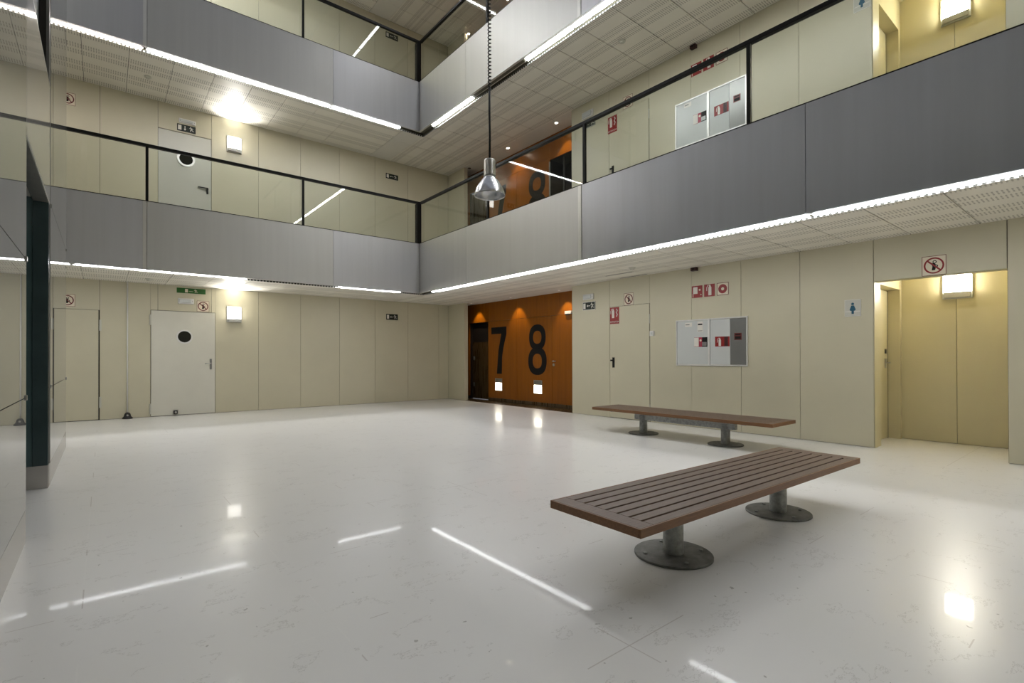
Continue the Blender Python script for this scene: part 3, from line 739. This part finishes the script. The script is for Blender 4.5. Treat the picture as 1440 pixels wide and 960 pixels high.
# three fire signs
for L in range(2):
    z = L*FF+2.31
    def f1(mb, a, b): mb.box(-.075, .01, a, b, .07, .19)
    def f1b(mb, a, b): mb.disc(.052, .135, .018, a, b, n=12); mb.stroke([(-.078, .012), (-.078, .07)], .012, a, b); mb.disc(.075, .05, .012, a, b, n=10)
    sign('fire_sign', 'red sign with alarm panel symbol, left one of the three fire signs, %s' % LV[L], 'sign', (XW, 4.958, z), RW, .205, .212, [('panel_symbol', 'sign_white', f1), ('flame_symbol', 'sign_cream', f1b)], 'red', group='trio of fire signs')
    def f2(mb, a, b): bottle(mb, .01, .02, .22, a, b)
    sign('fire_sign', 'red sign with white extinguisher, middle one of the three fire signs, %s' % LV[L], 'sign', (XW, 4.722, z), RW, .20, .215, [('bottle_symbol', 'sign_white', f2)], 'red', group='trio of fire signs')
    def f3(mb, a, b): mb.ring(0, .108, .078, .027, a, b)
    sign('fire_sign', 'cream sign with red hose reel ring, right one of the three fire signs, %s' % LV[L], 'sign', (XW, 4.478, z), RW, .212, .215, [('reel_symbol', 'red', f3)], 'sign_cream', 'maroon', group='trio of fire signs', bw=.009)
    r = thing('alarm_sounder', 'small dark red alarm sounder box under the ceiling above the fire signs, %s' % LV[L], 'alarm', (XW, 4.99, L*FF+2.785), RW, 'dark red alarm sounders')
    MB().box(-.055, .055, -.075, -.0005, 0, .062).build('body', 'dark_red', r, bevel=.006); MB().disc(0, .031, .02, -.08, -.0755, n=14).build('grille', 'sign_black', r)
    # womens toilet sign
    def lady(mb, a, b):
        mb.disc(0, .175, .018, a, b, n=14); mb.prism([(-.016, .152), (.016, .152), (.038, .095), (.028, .078), (-.028, .078), (-.038, .095)], a, b); mb.box(-.014, .014, a, b, .035, .078)
    def band(mb, a, b): mb.box(-.09, .09, a+.0008, b, .062, .074)
    sign('toilet_sign', 'small square plate with a blue woman symbol beside the toilet niche, %s' % LV[L], 'sign', (XW, 2.55 if L == 0 else 2.42, (1.822, FF+2.115)[L]), RW, .20, .235, [('woman_symbol', 'sign_blue', lady), ('stripe', 'sign_white', band)], 'door_grey', 'alu_edge', t_=.006, group='blue toilet signs', bw=.004)
    # call box
    if L == 0:
        r = thing('switch_box', 'small white switch box on the wall right of the flush service door', 'switch', (XW, 5.90, 1.66), RW)
        MB().box(-.045, .045, -.04, -.0005, 0, .10).build('body', 'plastic_white', r, bevel=.005); MB().box(-.018, .018, -.045, -.0405, .03, .07).build('button', 'cab_white', r)
        r = thing('door_closer', 'small white door closer box high on the right end of the orange wall', 'door closer', (XO, 8.65, 2.275), RW)
        MB().box(-.10, .12, -.06, -.0005, .025, .10).build('body', 'plastic_white', r, bevel=.005); MB().box(-.10, .02, -.05, -.0005, 0, .022).build('arm', 'black_steel', r)
    # hydrant cabinet
    z = L*FF
    r = thing('hydrant_cabinet', 'white fire hydrant cabinet with red stickers and a grey side panel, %s' % LV[L], 'fire cabinet', (XW, 4.712, z+1.098), RW, 'fire hydrant cabinets')
    w, h = .667, .827; f = MB()
    f.box(-w, w, -.022, 0, 0, .022).box(-w, w, -.022, 0, h-.022, h).box(-w, -w+.02, -.022, 0, .022, h-.022).box(w-.022, w, -.022, 0, .022, h-.022).box(-.035, .005, -.022, 0, .022, h-.022)
    f.build('frame', 'alu_edge', r, bevel=.002)
    MB().box(-w+.024, -.039, -.014, -.0005, .026, h-.026).build('door', 'cab_white', r)
    dm = MB().box(.009, .367, -.014, -.0005, .026, h-.026).build('door', 'cab_white', r)
    sp = MB().box(.371, w-.026, -.012, -.0005, .026, h-.026).build('side_panel', 'gray_panel', r); sp['label'] = 'dark grey metal side panel'
    k = MB().box(-.30, -.21, -.0165, -.0143, .34, .50, 'sign_white').box(-.30, -.145, -.0158, -.0143, .335, .505, 'red_pink').box(-.145, -.045, -.0158, -.0143, .335, .505, 'sign_black').box(-.145, -.06, -.0165, -.0158, .35, .42, 'gray_panel').disc(-.175, .45, .02, -.0165, -.0158, 'sign_cream', 12).build('hydrant_sticker', 'red', r)
    s2 = MB().box(.098, .26, -.0158, -.0143, .335, .505, 'red').box(.26, .335, -.0158, -.0143, .335, .505, 'maroon').box(.27, .325, -.0165, -.0158, .345, .495, 'dark_red').box(.335, .36, -.0158, -.0143, .335, .505, 'red')
    q = MB(); bottle(q, .185, .345, .165, -.0168, -.0159); q.build('bottle_symbol', 'sign_white', r)
    s2.build('extinguisher_sticker', 'red', r)
    MB().box(.44, .565, -.0135, -.0123, .44, .555, 'maroon').box(.455, .55, -.0145, -.0135, .455, .50, 'sign_black').box(.46, .545, -.0145, -.0135, .52, .54, 'sign_black').build('warning_sticker', 'maroon', r)
    MB().box(-.48, -.34, -.0155, -.0143, .70, .775, 'sign_white').box(-.47, -.39, -.016, -.0155, .73, .75, 'gray_panel').build('paper_label', 'sign_white', r)
    if L == 0: MB().box(-.235, -.13, -.0155, -.0143, .60, .785, 'sign_white').box(-.225, -.14, -.016, -.0155, .72, .745, 'sign_black').box(-.225, -.14, -.016, -.0155, .615, .623, 'sign_black').build('paper_label', 'sign_white', r)

# smoke detectors and ceiling slots
def detector(lab, x, y, z):
    r = thing('smoke_detector', lab, 'smoke detector', (x, y, z), 0, 'ceiling smoke detectors')
    MB().lathe([(.0005, -.001), (.062, -.001), (.062, -.018), (.05, -.024), (.0005, -.024)], n=28).build('base', 'detector', r)
    MB().lathe([(.0005, -.0245), (.036, -.0245), (.036, -.040), (.028, -.046), (.0005, -.046)], n=24).build('sensor', 'detector', r)
detector('smoke detector under the ground floor ceiling before the flush service door', 7.34, 5.69, CZ)
detector('smoke detector under the ceiling of the first balcony, right side', 7.11, 5.71, FF+CZ)
detector('smoke detector under the ground floor ceiling left of the porthole door', .72, 12.5, CZ)
detector('smoke detector under the ceiling of the first balcony, back side', .685, 12.31, FF+CZ)
for i, xx in enumerate((7.705, 8.14)):
    r = thing('ceiling_vent', 'thin dark slot vent in the ground floor ceiling, %s' % ('the one farther from the wall' if i == 0 else 'the one right against the wall'), 'vent', (xx, 6.285, CZ), 0, 'slot vents over the service door')
    MB().box(-.025, .025, -.33, .33, -.003, -.0002).build('frame', 'detector', r); MB().box(-.013, .013, -.32, .32, -.0045, -.0032).build('slot', 'gap_dark', r)

# conduit on the back wall
r = thing('cable_conduit', 'thin white vertical conduit with a black rubber foot on the back wall', 'conduit', (.395, YW, 0), 0)
MB().tube([(0, -.02, .09), (0, -.02, CZ-.001)], .013, 10).build('pipe', 'plastic_white', r, smooth=True)
MB().lathe([(.0005, .13), (.03, .125), (.05, .10), (.062, .05), (.09, .02), (.09, .001), (.0005, .001)], 0, -.092, 24).build('rubber_foot', 'rubber', r, smooth=True)
MB().disc(0, .075, .018, -.16, -.145, n=14).build('foot_bolt', 'steel', r)

# ------------------------------------------------------------------ benches
def bench(label, loc, rz, Lh, Wd):
    r = thing('slatted_bench', label, 'bench', loc, rz, 'slatted wooden benches')
    H = .40; T = .046; hl, hw = Lh/2, Wd/2; eb = .115; es = .012
    # end boards and side slats; slats are individual boards
    n = 8; gap = .015; sw = (Wd-2*es-(n-1)*gap)/n
    for sx in (-1, 1):
        MB().box(sx*hl-sx*es, sx*(hl-eb), -hw+es, hw-es, H-T+.008, H).build('end_board', 'wood', r, bevel=.002)
    for i in range(n):
        y0 = -hw+es+i*(sw+gap)
        MB().box(-(hl-eb)+.0015, hl-eb-.0015, y0, y0+sw, H-.038, H).build('slat', 'wood', r, bevel=.002)
    for sy in (-1, 1): MB().box(-hl, hl, sy*hw, sy*(hw-es+.001), H-T, H).build('side_rail', 'wood_edge', r, bevel=.002)
    for sx in (-1, 1): MB().box(sx*hl, sx*(hl-es+.001), -hw+es, hw-es, H-T, H).build('end_rail', 'wood_edge', r, bevel=.002)
    for q in (-hl*.74, -hl*.25, hl*.25, hl*.74): MB().box(q-.03, q+.03, -hw+.03, hw-.03, H-.056, H-.0385).build('cross_bearer', 'galv', r)
    MB().box(-.86, .86, -.035, .035, H-.175, H-.0565).build('beam', 'galv', r, bevel=.003)
    for sx in (-.705, .705):
        p = MB().lathe([(.0625, .016), (.0625, H-.110), (.056, H-.102), (.0005, H-.102)], sx, 0, 36); p.build('post', 'galv', r, smooth=True)
        q = MB().lathe([(.24, .001), (.24, .012), (.236, .015), (.0005, .0155)], sx, 0, 64)
        dk = q.build('base_disc', 'galv_disc', r, smooth=False)
        for a in range(4):
            an = PI/4+a*PI/2+.25; bx, by = sx+.185*math.cos(an), .185*math.sin(an)
            MB().lathe([(.013, .0156), (.013, .024), (.0005, .026)], bx, by, 6).build('bolt', 'galv', dk)
    return r
bench('slatted dark wooden bench in the foreground, seen from its corner, standing across the room', (3.520, 1.852, 0), math.radians(-1.25), 2.90, .665)
bench('slatted dark wooden bench further back, standing parallel to the right wall', (6.925, 4.44, 0), math.radians(90.3), 3.02, .70)

# ------------------------------------------------------------------ pendant
px, py, pz = 4.45, 6.035, 3.64
r = thing('pendant_lamp', 'aluminium bell pendant lamp hanging in the atrium on a long black coiled cable', 'pendant lamp', (px, py, pz), 0)
MB().lathe([(.226, 0), (.229, .006), (.226, .03), (.205, .10), (.165, .17), (.125, .225), (.095, .262), (.088, .275), (.084, .275), (.092, .26), (.12, .222), (.16, .168), (.2, .098), (.221, .03), (.222, .004), (.226, 0)], n=64).build('shade', 'polished', r, smooth=True)
MB().lathe([(.0005, .30), (.090, .30), (.090, .283), (.086, .278), (.0005, .278)], n=40).build('collar', 'gray_panel', r)
MB().lathe([(.0005, .303), (.086, .303), (.086, .52), (.078, .535), (.03, .54), (.0005, .54)], n=48).build('gear_housing', 'steel', r, smooth=False)
MB().lathe([(.0005, .10), (.03, .11), (.045, .15), (.045, .20), (.025, .25), (.025, .277), (.0005, .277)], n=24).build('bulb', 'bulb', r, smooth=True)
MB().lathe([(.0005, .57), (.016, .57), (.02, .541), (.0005, .541)], n=16).build('cable_gland', 'black_steel', r)
MB().tube([(0, 0, .57), (.004, 0, .9), (-.003, 0, 1.25), (0, 0, 1.62)], .0155, 10).build('cable', 'black_steel', r, smooth=True)
pts = []; turns = 95; Hc = 6.6
for i in range(turns*10+1):
    a = 2*PI*i/10; q = i/(turns*10); zz = 1.62+Hc*(.75*q+.25*q*q)
    pts.append((.020*math.cos(a), .020*math.sin(a), zz))
MB().tube(pts, .0095, 6).build('coiled_cable', 'black_steel', r, smooth=True)
MB().box(-.05, .05, -.05, .05, 1.62+Hc, 1.62+Hc+.05).build('ceiling_rose', 'black_steel', r)
# roof beam that carries the pendant
struct('trim_roof_beam', MB().box(G-.1, XC, py-.08, py+.08, pz+1.62+Hc+.0505, pz+1.62+Hc+.25), 'gray_panel', label='roof beam over the atrium', cat='beam')

# ------------------------------------------------------------------ camera
f_px, hy, th, roll, pit = 713.2, 499.53, .67853, .0023, .0045
Fh = Vector((math.sin(th), math.cos(th), 0)); R_ = Vector((math.cos(th), -math.sin(th), 0)); U_ = Vector((0, 0, 1))
F = Fh*math.cos(pit)+U_*math.sin(pit); U2 = U_*math.cos(pit)-Fh*math.sin(pit)
R3 = R_*math.cos(roll)-U2*math.sin(roll); U3 = U2*math.cos(roll)+R_*math.sin(roll)
cd = bpy.data.cameras.new('camera'); cam = bpy.data.objects.new('camera', cd); COL.objects.link(cam)
mw = Matrix((R3, U3, -F)).transposed().to_4x4(); mw.translation = Vector((0, 0, 1.25)); cam.matrix_world = mw
cd.sensor_width = 36; cd.lens = f_px/1440*36; cd.shift_y = (hy-480)/1440; cd.clip_start = .02; cd.clip_end = 100
S.camera = cam

# ------------------------------------------------------------------ daylight through the open roof of the atrium
w = bpy.data.worlds.new('world'); S.world = w; w.use_nodes = True
bg = w.node_tree.nodes['Background']; bg.inputs[0].default_value = (.86, .90, 1, 1); bg.inputs[1].default_value = .15

S.view_settings.view_transform = 'Standard'; S.view_settings.look = 'None'; S.view_settings.exposure = 0.98
S.view_settings.gamma = 1; S.view_settings.use_curve_mapping = False
